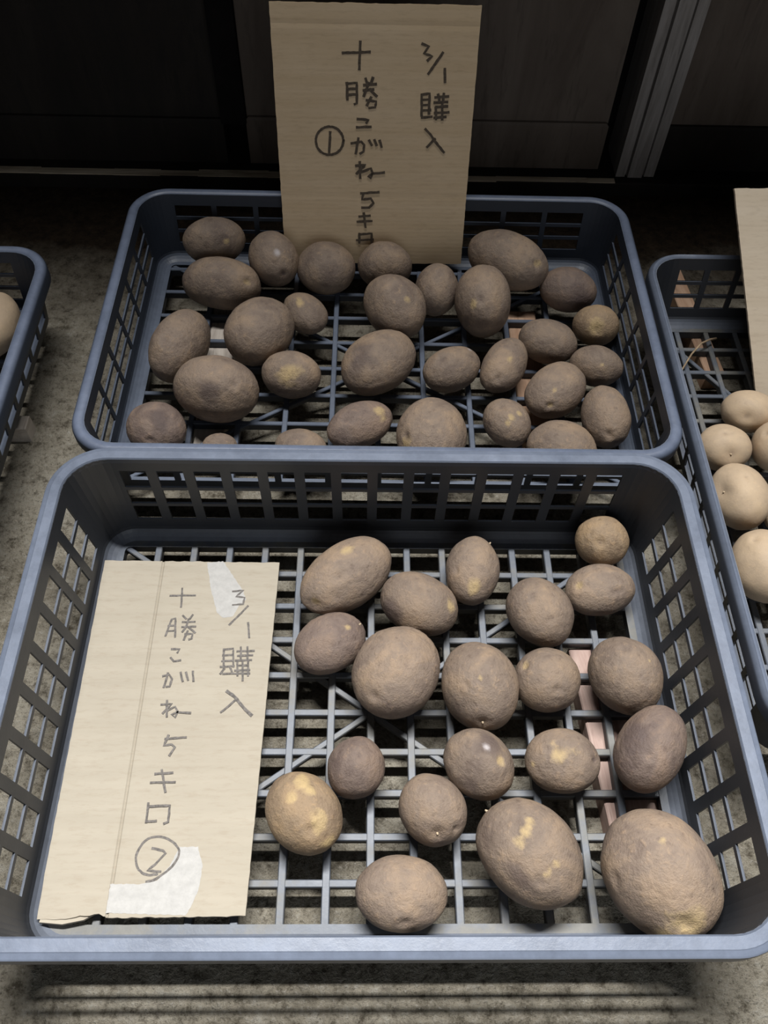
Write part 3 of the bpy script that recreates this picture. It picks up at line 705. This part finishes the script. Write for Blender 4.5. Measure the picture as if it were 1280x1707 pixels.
# ------------------------------------------------------------------ potatoes
TONES = {0: (0.218, 0.170, 0.134), 1: (0.262, 0.194, 0.128), 2: (0.48, 0.375, 0.265), 3: (0.182, 0.139, 0.117)}
POTATOES = [
    (-23.9, 127.5, 49.3, 32.0, 27.2, 39, 0.0, 0, 0.4, [('p', 0.18, 0.29, 0.94, 0.13), ('e', -0.29, -0.26, 0.92, 0.17), ('e', -0.92, -0.25, 0.29, 0.27), ('p', -0.89, -0.28, 0.35, 0.12)], 'large oblong brown potato tilted beside the upper corner of the flat sign, front crate'),
    (44.7, 98.0, 37.7, 29.0, 25.5, -28, 0.0, 0, 0.9, [('p', 0.8, 0.1, 0.59, 0.17), ('e', -0.04, 0.08, 1.0, 0.15), ('d', -0.4, -0.84, 0.37, 0.3)], 'wrinkled oval potato with a yellow scar on its end, just behind the broad wrinkled potato'),
    (97.9, 133.6, 36.1, 26.1, 26.1, 82, 0.0, 0, 0.3, [('p', -0.75, -0.04, 0.66, 0.2), ('s', 0.73, -0.57, 0.39, 0.08), ('e', -0.33, 0.63, 0.7, 0.12)], "egg-shaped potato lying end-on with a yellow scar, closest to front crate's rear wall"),
    (229.7, 165.6, 26.7, 25.0, 25.0, 5, 6.0, 1, 0.1, [('e', -0.4, -0.52, 0.76, 0.24), ('e', -0.64, -0.09, 0.76, 0.12)], 'round yellow-brown potato in the rear corner of the front crate'),
    (222.3, 115.2, 35.2, 25.8, 23.2, 14, 0.0, 0, 0.3, [('p', -0.74, 0.1, 0.67, 0.11), ('e', -0.75, 0.06, 0.66, 0.17), ('e', 0.19, -0.53, 0.83, 0.17)], 'oval brown potato directly in front of the round yellow-brown corner potato'),
    (160.0, 87.4, 35.5, 30.5, 26.9, -64, 0.0, 0, 0.3, [('e', -0.16, -0.31, 0.94, 0.11), ('e', 0.53, -0.16, 0.83, 0.11), ('e', 0.97, -0.18, -0.18, 0.15)], 'plump pitted potato between the egg-shaped end-on one and the oval one under the corner potato'),
    (-37.9, 57.5, 34.2, 26.8, 23.6, 27, 0.0, 3, 0.9, [('p', 0.51, -0.07, 0.85, 0.1), ('s', 0.9, 0.01, 0.43, 0.04)], 'small purplish oval potato wrinkled at one end, beside the right edge of the flat sign'),
    (23.3, 27.9, 44.2, 38.5, 32.8, 61, 0.0, 0, 1.2, [('e', -0.01, -0.24, 0.97, 0.14), ('e', -0.85, 0.06, 0.52, 0.13)], 'broad potato with rough wrinkled skin in the middle of the front crate'),
    (96.9, 10.5, 40.3, 33.3, 34.0, -75, 0.0, 0, 0.3, [('s', 0.9, -0.36, 0.26, 0.05), ('e', 0.88, -0.36, 0.32, 0.21), ('e', 0.09, -0.57, 0.82, 0.11), ('p', 0.09, -0.18, 0.98, 0.05)], 'large smooth egg-shaped potato with a bud at its near tip, touching the broad wrinkled one'),
    (159.7, 21.5, 30.8, 29.0, 27.5, 27, 0.0, 0, 0.3, [('p', -0.62, 0.49, 0.62, 0.12), ('e', -0.62, 0.49, 0.62, 0.15), ('e', -0.23, -0.61, 0.76, 0.15)], 'round brown potato at the rear end of the pinkish plank, front crate'),
    (228.6, 21.6, 36.0, 31.7, 31.0, -65, 0.0, 0, 0.3, [('p', 0.07, 0.39, 0.92, 0.07), ('e', -0.41, -0.03, 0.91, 0.14)], 'plump brown potato above the plank, touching the dark potato at the side wall'),
    (235.5, -46.0, 39.3, 27.5, 31.6, 57, 12.0, 3, 0.3, [('e', -0.52, 0.1, 0.85, 0.12), ('d', -0.27, 0.6, 0.75, 0.44)], 'dark purplish potato leaning on the side wall of the front crate'),
    (-12.8, -56.6, 26.5, 24.4, 23.2, 79, 0.0, 3, 0.2, [('e', 0.11, -0.12, 0.99, 0.15)], 'small round dull potato just behind the yellow-patched potato by the flat sign'),
    (90.1, -55.7, 31.1, 27.1, 27.1, -46, 4.0, 0, 0.3, [('w', -0.01, 0.23, 0.97, 0.06), ('d', -0.04, 0.39, 0.92, 0.34), ('p', 0.47, 0.27, 0.84, 0.13), ('e', 0.47, 0.27, 0.84, 0.15)], "oval potato with a pale shiny spot, just below the egg-shaped potato's bud"),
    (163.5, -51.2, 31.6, 27.2, 23.1, -2, 0.0, 0, 0.5, [('p', -0.25, -0.04, 0.97, 0.3), ('e', -0.24, 0.07, 0.97, 0.24), ('e', 0.78, -0.12, 0.61, 0.16), ('d', 0.78, -0.12, 0.61, 0.1), ('p', -0.86, -0.27, 0.43, 0.1)], 'squat potato with a yellowish dimpled crown, beside the exposed pinkish plank'),
    (-54.5, -95.8, 35.1, 29.4, 25.9, -53, 0.0, 1, 0.2, [('p', -0.5, 0.37, 0.78, 0.23), ('p', -0.16, 0.44, 0.88, 0.18), ('p', 0.53, 0.15, 0.83, 0.23), ('p', -0.26, -0.07, 0.96, 0.14), ('p', 0.92, 0.08, 0.39, 0.16), ('e', 0.56, -0.15, 0.82, 0.18)], 'potato with yellow bald patches and a torn tip, closest to the flat sign'),
    (51.5, -93.4, 30.0, 26.8, 26.8, -51, 0.0, 0, 0.3, [('s', 0.62, -0.52, 0.59, 0.06), ('e', 0.6, -0.5, 0.62, 0.23), ('e', 0.85, 0.07, 0.52, 0.15)], 'oval potato with a bud near its lower end, between the yellow-patched and the gashed potatoes'),
    (124.1, -126.0, 45.3, 36.3, 34.5, -46, 0.0, 0, 0.3, [('p', -0.27, 0.27, 0.92, 0.07), ('p', -0.24, 0.14, 0.96, 0.08), ('p', -0.21, -0.01, 0.98, 0.08), ('p', -0.19, -0.15, 0.97, 0.08), ('p', -0.17, -0.27, 0.95, 0.07), ('p', 0.49, -0.01, 0.87, 0.05), ('p', 0.48, -0.17, 0.86, 0.05), ('p', 0.48, -0.31, 0.82, 0.05), ('e', 0.48, -0.47, 0.74, 0.12), ('d', 0.24, -0.69, 0.69, 0.18), ('s', -1.0, -0.06, 0.05, 0.04), ('p', 0.13, -0.47, 0.88, 0.04)], 'large potato with a yellow gash across its skin, front crate'),
    (24.1, -155.9, 36.9, 27.8, 24.5, -5, 0.0, 0, 0.2, [('e', 0.1, -0.8, 0.6, 0.16), ('d', 0.1, -0.8, 0.6, 0.07)], "smooth oval potato lying sideways near the middle of the front crate's front edge"),
    (226.1, -145.3, 50.0, 42.7, 42.7, -63, 0.0, 0, 0.2, [('p', 0.77, -0.33, 0.54, 0.26), ('p', 0.77, -0.6, 0.22, 0.21), ('e', 0.73, -0.37, 0.57, 0.19), ('e', -0.27, -0.9, 0.34, 0.11), ('p', -0.38, 0.01, 0.93, 0.04)], 'biggest potato of all, yellow torn end, in the front corner of the front crate'),
    (-198.3, 590.1, 38.3, 25.8, 30.9, 10, 18.0, 0, 0.3, [('p', 0.43, -0.78, 0.46, 0.13)], "dark rounded potato in the rear crate's back corner, behind the long oblong one"),
    (-123.9, 568.5, 35.8, 29.5, 32.4, -61, 8.0, 0, 0.3, [('w', 0.59, -0.04, 0.8, 0.07), ('e', 0.99, -0.05, 0.13, 0.19), ('d', 0.99, -0.05, 0.13, 0.12)], "dark potato with a black eye and a shiny fleck, beside the upright sign's left edge"),
    (-56.2, 565.8, 37.5, 34.4, 31.0, 8, 0.0, 0, 0.3, [], 'dark smooth oval potato at the foot of the upright sign, under its left half'),
    (15.2, 570.8, 34.0, 28.0, 30.8, 1, 0.0, 0, 0.3, [], 'dark round potato at the foot of the upright sign, under the last written character'),
    (-184.1, 531.3, 49.6, 30.3, 33.4, -6, 0.0, 0, 0.3, [('e', 0.76, -0.41, 0.51, 0.19), ('p', 0.74, -0.43, 0.52, 0.11)], 'long oblong potato lying in front of the dark corner potato, rear crate'),
    (166.7, 570.6, 54.3, 34.6, 36.3, -31, 6.0, 0, 0.3, [('p', 0.79, -0.25, 0.55, 0.08), ('e', 0.8, -0.28, 0.53, 0.16)], 'largest potato of the rear crate, against its back wall beside the upright sign'),
    (244.8, 534.6, 34.7, 28.6, 27.2, -22, 0.0, 3, 0.3, [('d', 0.57, -0.75, 0.34, 0.42)], "dark broad potato lying apart in the rear crate's back right corner"),
    (79.3, 530.5, 32.5, 26.6, 30.6, 86, 0.0, 0, 0.3, [], 'small dark potato squeezed in at the lower right corner of the upright sign'),
    (-82.1, 495.2, 32.6, 23.8, 21.4, -51, 0.0, 0, 0.3, [('p', -0.01, -0.23, 0.97, 0.18)], 'smallest whole potato of the rear crate, tan and oval'),
    (26.5, 490.1, 43.7, 34.7, 38.1, -57, 0.0, 0, 0.3, [('p', 0.57, 0.02, 0.82, 0.08), ('e', 0.2, -0.15, 0.97, 0.23)], 'big bulging potato in front of the dark round one under the upright sign'),
    (131.6, 494.5, 43.6, 33.3, 41.6, -87, 0.0, 0, 0.3, [('p', 0.66, -0.51, 0.55, 0.11), ('e', 0.64, -0.28, 0.71, 0.15)], "big egg-shaped potato with a yellowish scuff, in front of the rear crate's largest one"),
    (-220.5, 419.8, 48.9, 30.0, 36.0, 72, 0.0, 0, 0.3, [('e', -0.44, 0.05, 0.9, 0.15)], "tall oval potato beside the rear crate's left wall, behind the big wide wrinkled one"),
    (-132.0, 444.0, 45.3, 37.1, 37.1, 56, 0.0, 0, 0.3, [('e', -0.21, -0.98, -0.04, 0.13)], 'plump potato between the tan smallest one and the tall oval one, rear crate'),
    (5.5, 403.6, 49.4, 37.0, 31.5, 46, 0.0, 0, 0.3, [('d', -0.6, 0.03, 0.8, 0.31), ('e', -0.45, 0.16, 0.88, 0.13)], 'large oval potato with a purple bruise in the centre of the rear crate'),
    (-93.7, 387.9, 34.0, 27.6, 26.2, -4, 0.0, 0, 0.5, [('p', 0.09, -0.66, 0.75, 0.38)], 'small potato with a broad yellow patch, touching the big wide wrinkled one, rear crate'),
    (-170.5, 354.4, 47.7, 36.6, 38.4, -8, 0.0, 0, 0.8, [('e', 0.54, -0.41, 0.74, 0.13), ('d', 0.05, -0.71, 0.71, 0.23)], 'big wide potato with a wrinkled lower side, in the left part of the rear crate'),
    (92.0, 401.9, 35.2, 25.9, 24.6, 29, 0.0, 0, 0.8, [('w', 0.69, 0.13, 0.71, 0.08), ('e', -0.43, -0.04, 0.9, 0.23)], 'small oval potato with a white fleck on top, near the centre of the rear crate'),
    (152.9, 408.5, 40.2, 25.0, 25.0, 64, 0.0, 0, 0.3, [('p', -0.25, -0.3, 0.92, 0.07), ('e', -0.84, -0.16, 0.51, 0.19)], 'slanted oblong potato touching the small white-flecked one, rear crate'),
    (208.0, 447.2, 35.2, 27.0, 25.6, -20, 0.0, 0, 0.3, [], 'smooth oval potato behind the slanted oblong one, above the orange-brown plank'),
    (267.3, 472.9, 27.5, 23.8, 25.0, -18, 2.0, 1, 0.2, [('p', 0.07, -0.8, 0.6, 0.36), ('e', 0.09, -0.84, 0.53, 0.27)], "small round potato with a yellow blotch against the rear crate's right wall"),
    (260.2, 409.9, 30.8, 23.9, 23.9, -16, 0.0, 0, 0.5, [('p', 0.19, -0.61, 0.77, 0.08)], "oval potato against the rear crate's wall, just in front of the yellow-blotched round one"),
    (206.3, 366.8, 40.7, 30.5, 26.8, 46, 0.0, 0, 0.3, [('p', -0.77, -0.45, 0.44, 0.09), ('e', -0.77, -0.45, 0.44, 0.15), ('p', -0.43, -0.28, 0.86, 0.07)], 'plump oval potato with a tiny bud, between the slanted oblong one and the wall row'),
    (258.5, 328.8, 39.6, 26.6, 27.9, -85, 0.0, 0, 0.3, [('e', 0.86, -0.29, 0.42, 0.18)], "upright potato by the right wall, in the rear crate's near right corner"),
    (149.5, 321.9, 30.9, 25.3, 22.8, -67, 0.0, 0, 1.0, [('p', 0.29, -0.15, 0.95, 0.13), ('p', 0.22, 0.25, 0.94, 0.1), ('p', 0.38, -0.39, 0.84, 0.1), ('e', -0.27, -0.28, 0.92, 0.21)], "small potato with cracked skin and pale bumps, near the rear crate's front wall"),
    (-12.3, 318.5, 38.5, 25.8, 23.2, 27, 0.0, 3, 0.5, [('p', 0.51, -0.21, 0.84, 0.19), ('p', 0.55, -0.52, 0.65, 0.14), ('e', -0.48, -0.08, 0.87, 0.21)], "slanted oval potato with pale scratches, just behind the front crate's rim"),
    (63.7, 295.6, 45.0, 38.0, 32.3, 87, 0.0, 0, 0.3, [('d', -0.37, 0.73, 0.57, 0.12), ('e', -0.34, 0.74, 0.58, 0.15), ('p', -0.45, 0.76, 0.47, 0.12)], "big round potato with a dark slit, half hidden by the front crate's rim"),
    (-232.0, 307.2, 33.1, 29.5, 25.9, -29, 0.0, 3, 1.4, [('d', 0.32, -0.1, 0.94, 0.41), ('e', 0.35, -0.81, 0.47, 0.18)], "dark deeply wrinkled potato in the rear crate's near left corner"),
    (-164.9, 291.5, 19.2, 16.2, 14.5, 0, 0.0, 0, 0.3, [], "tiny potato tip showing over the front crate's rim beside the dark wrinkled corner one"),
    (-77.4, 286.8, 28.4, 22.1, 19.9, -6, 0.0, 0, 0.3, [], "small low potato showing over the front crate's rim beside the slanted scratched oval"),
    (205.1, 284.7, 38.1, 32.0, 27.2, -22, 0.0, 0, 0.3, [], "wide potato half hidden by the front crate's rim, between cracked and upright potatoes"),
    (422.9, 342.3, 30.3, 23.3, 24.5, -16, 0.0, 2, 0.1, [('e', -0.19, -0.85, 0.5, 0.37)], 'pinkish pale potato at the foot of the blank cardboard sheet, right crate'),
    (381.0, 290.7, 28.2, 27.0, 24.3, -11, 0.0, 2, 0.05, [('s', 0.15, -0.78, 0.61, 0.08), ('e', 0.15, -0.76, 0.63, 0.45), ('e', -0.2, -0.02, 0.98, 0.16)], 'pale oval potato with a sprouting eye, against the left wall of the right crate'),
    (438.2, 292.4, 28.7, 23.7, 27.3, 77, 0.0, 2, 0.05, [('e', -0.11, 0.69, 0.72, 0.16)], 'pale potato at the picture edge, just behind the round one with a deep eye'),
    (381.6, 223.4, 36.8, 29.0, 29.0, -86, 0.0, 2, 0.05, [('s', 0.11, -0.87, 0.48, 0.06), ('e', 0.09, -0.85, 0.52, 0.45), ('e', -0.08, -0.1, 0.99, 0.13)], 'round pale potato with a deep sprouting eye at its side, right crate'),
    (426.3, 207.4, 17.7, 15.4, 13.9, 64, 0.0, 2, 0.05, [], 'small tan potato wedged between the two largest pale ones at the picture edge'),
    (383.6, 136.6, 37.6, 31.5, 31.5, 85, 0.0, 2, 0.05, [('e', 0.39, 0.5, 0.77, 0.15)], 'largest pale potato, nearest in the right crate'),
    (-443.0, 454.4, 45.6, 27.9, 30.7, 88, 0.0, 2, 0.05, [], 'pale tan potato alone in the crate at the left picture edge'),
]

_bm = bmesh.new()
bmesh.ops.create_icosphere(_bm, subdivisions=5, radius=1.0)
ICO_V = np.array([v.co[:] for v in _bm.verts]); ICO_F = [[v.index for v in f.verts] for f in _bm.faces]
_bm.free()
ICO_V /= np.linalg.norm(ICO_V, axis=1)[:, None]

def sines(rng, d, freq, k=7):
    s = np.zeros(len(d))
    for _ in range(k):
        wv = rng.normal(size=3); wv = wv / np.linalg.norm(wv) * freq * rng.uniform(0.7, 1.3)
        s += np.sin(d @ wv + rng.uniform(0, 6.28))
    return s / math.sqrt(k)

def potato(idx, x, y, L, W, H, phi, dz, tone, wrinkle, marks, label):
    rng = np.random.default_rng(1000 + idx)
    d = ICO_V
    rr = 1 + rng.uniform(-0.055, 0.055) * d[:, 0] + 0.022 * sines(rng, d, 2.2) + 0.012 * sines(rng, d, 4.5) + 0.0065 * sines(rng, d, 10)
    rr += (0.0008 if tone == 2 else 0.0026) * sines(rng, d, 26)
    if wrinkle > 0:
        an = rng.normal(size=3); an /= np.linalg.norm(an)
        warp = d + 0.10 * np.stack([sines(rng, d, 5) for _ in range(3)], 1)
        rid = np.abs(sines(rng, warp * (1 + 1.2 * np.abs(an)), 15, 5))
        mask = np.clip(0.55 + 0.8 * sines(rng, d, 2.0), 0, 1)
        rr -= 0.017 * wrinkle * mask * np.exp(-(rid / 0.28) ** 2)
        rid2 = np.abs(sines(rng, warp * (1 + 1.0 * np.abs(an)), 27, 6))
        rr -= 0.008 * wrinkle * mask * np.exp(-(rid2 / 0.32) ** 2)
    skin = np.zeros((len(d), 4)); skin[:, 3] = 1
    sprouts = []
    for kind, mx, my, mz, sz in marks:
        q = np.array([mx, my, mz]); q = q / np.linalg.norm(q)
        ang = np.arccos(np.clip(d @ q, -1, 1))
        sz = max(sz, 0.035)
        if kind == 'e':
            rr -= (0.055 + 0.25 * max(0.0, sz - 0.2)) * np.exp(-(ang / (sz * 0.75)) ** 2) * min(1.0, sz / 0.2 + 0.25) - 0.015 * np.exp(-((ang - sz * 1.5) / (sz * 0.7)) ** 2) * min(1, sz / 0.2)
            skin[:, 1] = np.maximum(skin[:, 1], 0.45 * np.exp(-(ang / (sz * 0.35)) ** 2))
        elif kind in 'pdw':
            c = {'p': 0, 'd': 1, 'w': 2}[kind]
            jag = 1 + 0.35 * sines(rng, d, 9)
            val = np.clip(1.6 - ang / (sz * 1.0 * jag), 0, 1)
            skin[:, c] = np.maximum(skin[:, c], val * (0.85 if kind == 'd' else 1.0))
        elif kind == 's':
            sprouts.append((q, sz))
    v = d * rr[:, None] * np.array([L, W, H]) * 1e-3
    bottom = v[:, 2].min()
    v[:, 2] += -bottom - H * 1e-3
    me = bpy.data.meshes.new('potato')
    me.from_pydata(v.tolist(), [], ICO_F)
    me.polygons.foreach_set('use_smooth', [True] * len(me.polygons))
    a = me.attributes.new('skin', 'FLOAT_COLOR', 'POINT'); a.data.foreach_set('color', skin.ravel())
    t = np.array(TONES[tone]) * rng.uniform(0.93, 1.07)
    a = me.attributes.new('tone', 'FLOAT_COLOR', 'POINT')
    a.data.foreach_set('color', np.tile(np.append(t, 1.0), len(d)))
    me.materials.append(M['potato_pale'] if tone == 2 else M['potato'])
    o = bpy.data.objects.new('potato', me)
    C.objects.link(o)
    o.location = (x * 1e-3, y * 1e-3, Z0 + (H + dz) * 1e-3)
    o.rotation_euler = (0, 0, math.radians(phi))
    tag(o, label, 'potato', GROUPS[idx])
    for q, sz in sprouts:
        i = int(np.argmax(d @ q))
        p = Vector(v[i]); nrm = Vector((q[0] / L, q[1] / W, q[2] / H)).normalized()
        bm = bmesh.new()
        bmesh.ops.create_icosphere(bm, subdivisions=2, radius=1.0)
        rs = max(0.0010, sz * 0.5 * (L * W * H) ** (1 / 3) * 1e-3 * 0.45)
        M4 = nrm.to_track_quat('Z', 'Y').to_matrix().to_4x4()
        for vv in bm.verts:
            k = 1.0 + 0.25 * math.sin(vv.co.x * 5 + vv.co.z * 7)
            vv.co = M4 @ Vector((vv.co.x * rs * k, vv.co.y * rs * k, vv.co.z * rs * 1.9)) + p
        obj('sprout', bm, M['sprout'], o, smooth=True)
    return o

GROUPS = {}
n_front, n_rear, n_right = 20, 30, 6
for i in range(len(POTATOES)):
    GROUPS[i] = ('potatoes in the nearest crate' if i < n_front else 'potatoes in the rear crate' if i < n_front + n_rear
                 else 'pale potatoes in the right crate' if i < n_front + n_rear + n_right else 'pale potatoes in the left crate')
for i, row in enumerate(POTATOES):
    potato(i, *row)

# ------------------------------------------------------------------ dry stalk caught in the right crate's floor
bm = bmesh.new()
pth = [Vector((0.4235, 0.4760, Z0 + 0.006)), Vector((0.4130, 0.4700, Z0 + 0.010)), Vector((0.3990, 0.4600, Z0 + 0.013)), Vector((0.3840, 0.4430, Z0 + 0.012)), Vector((0.3700, 0.4230, Z0 + 0.004)), Vector((0.3660, 0.4160, Z0 + 0.001))]
prev = None
for i, p in enumerate(pth):
    d = (pth[min(i + 1, len(pth) - 1)] - pth[max(i - 1, 0)]).normalized()
    a = d.cross(Vector((0, 0, 1))).normalized(); b = a.cross(d)
    rad_ = 0.0014 - 0.0001 * i
    ring_ = [bm.verts.new(p + a * rad_ * math.cos(k * math.pi / 4) + b * rad_ * math.sin(k * math.pi / 4)) for k in range(8)]
    if prev:
        for k in range(8):
            bm.faces.new((prev[k], prev[(k + 1) % 8], ring_[(k + 1) % 8], ring_[k]))
    else:
        bm.faces.new(ring_)
    prev = ring_
bm.faces.new(prev)
tag(obj('dry_stalk', bm, M['stalk'], smooth=True), 'thin dry bent stalk lying on the floor of the pale potato crate', 'stalk')
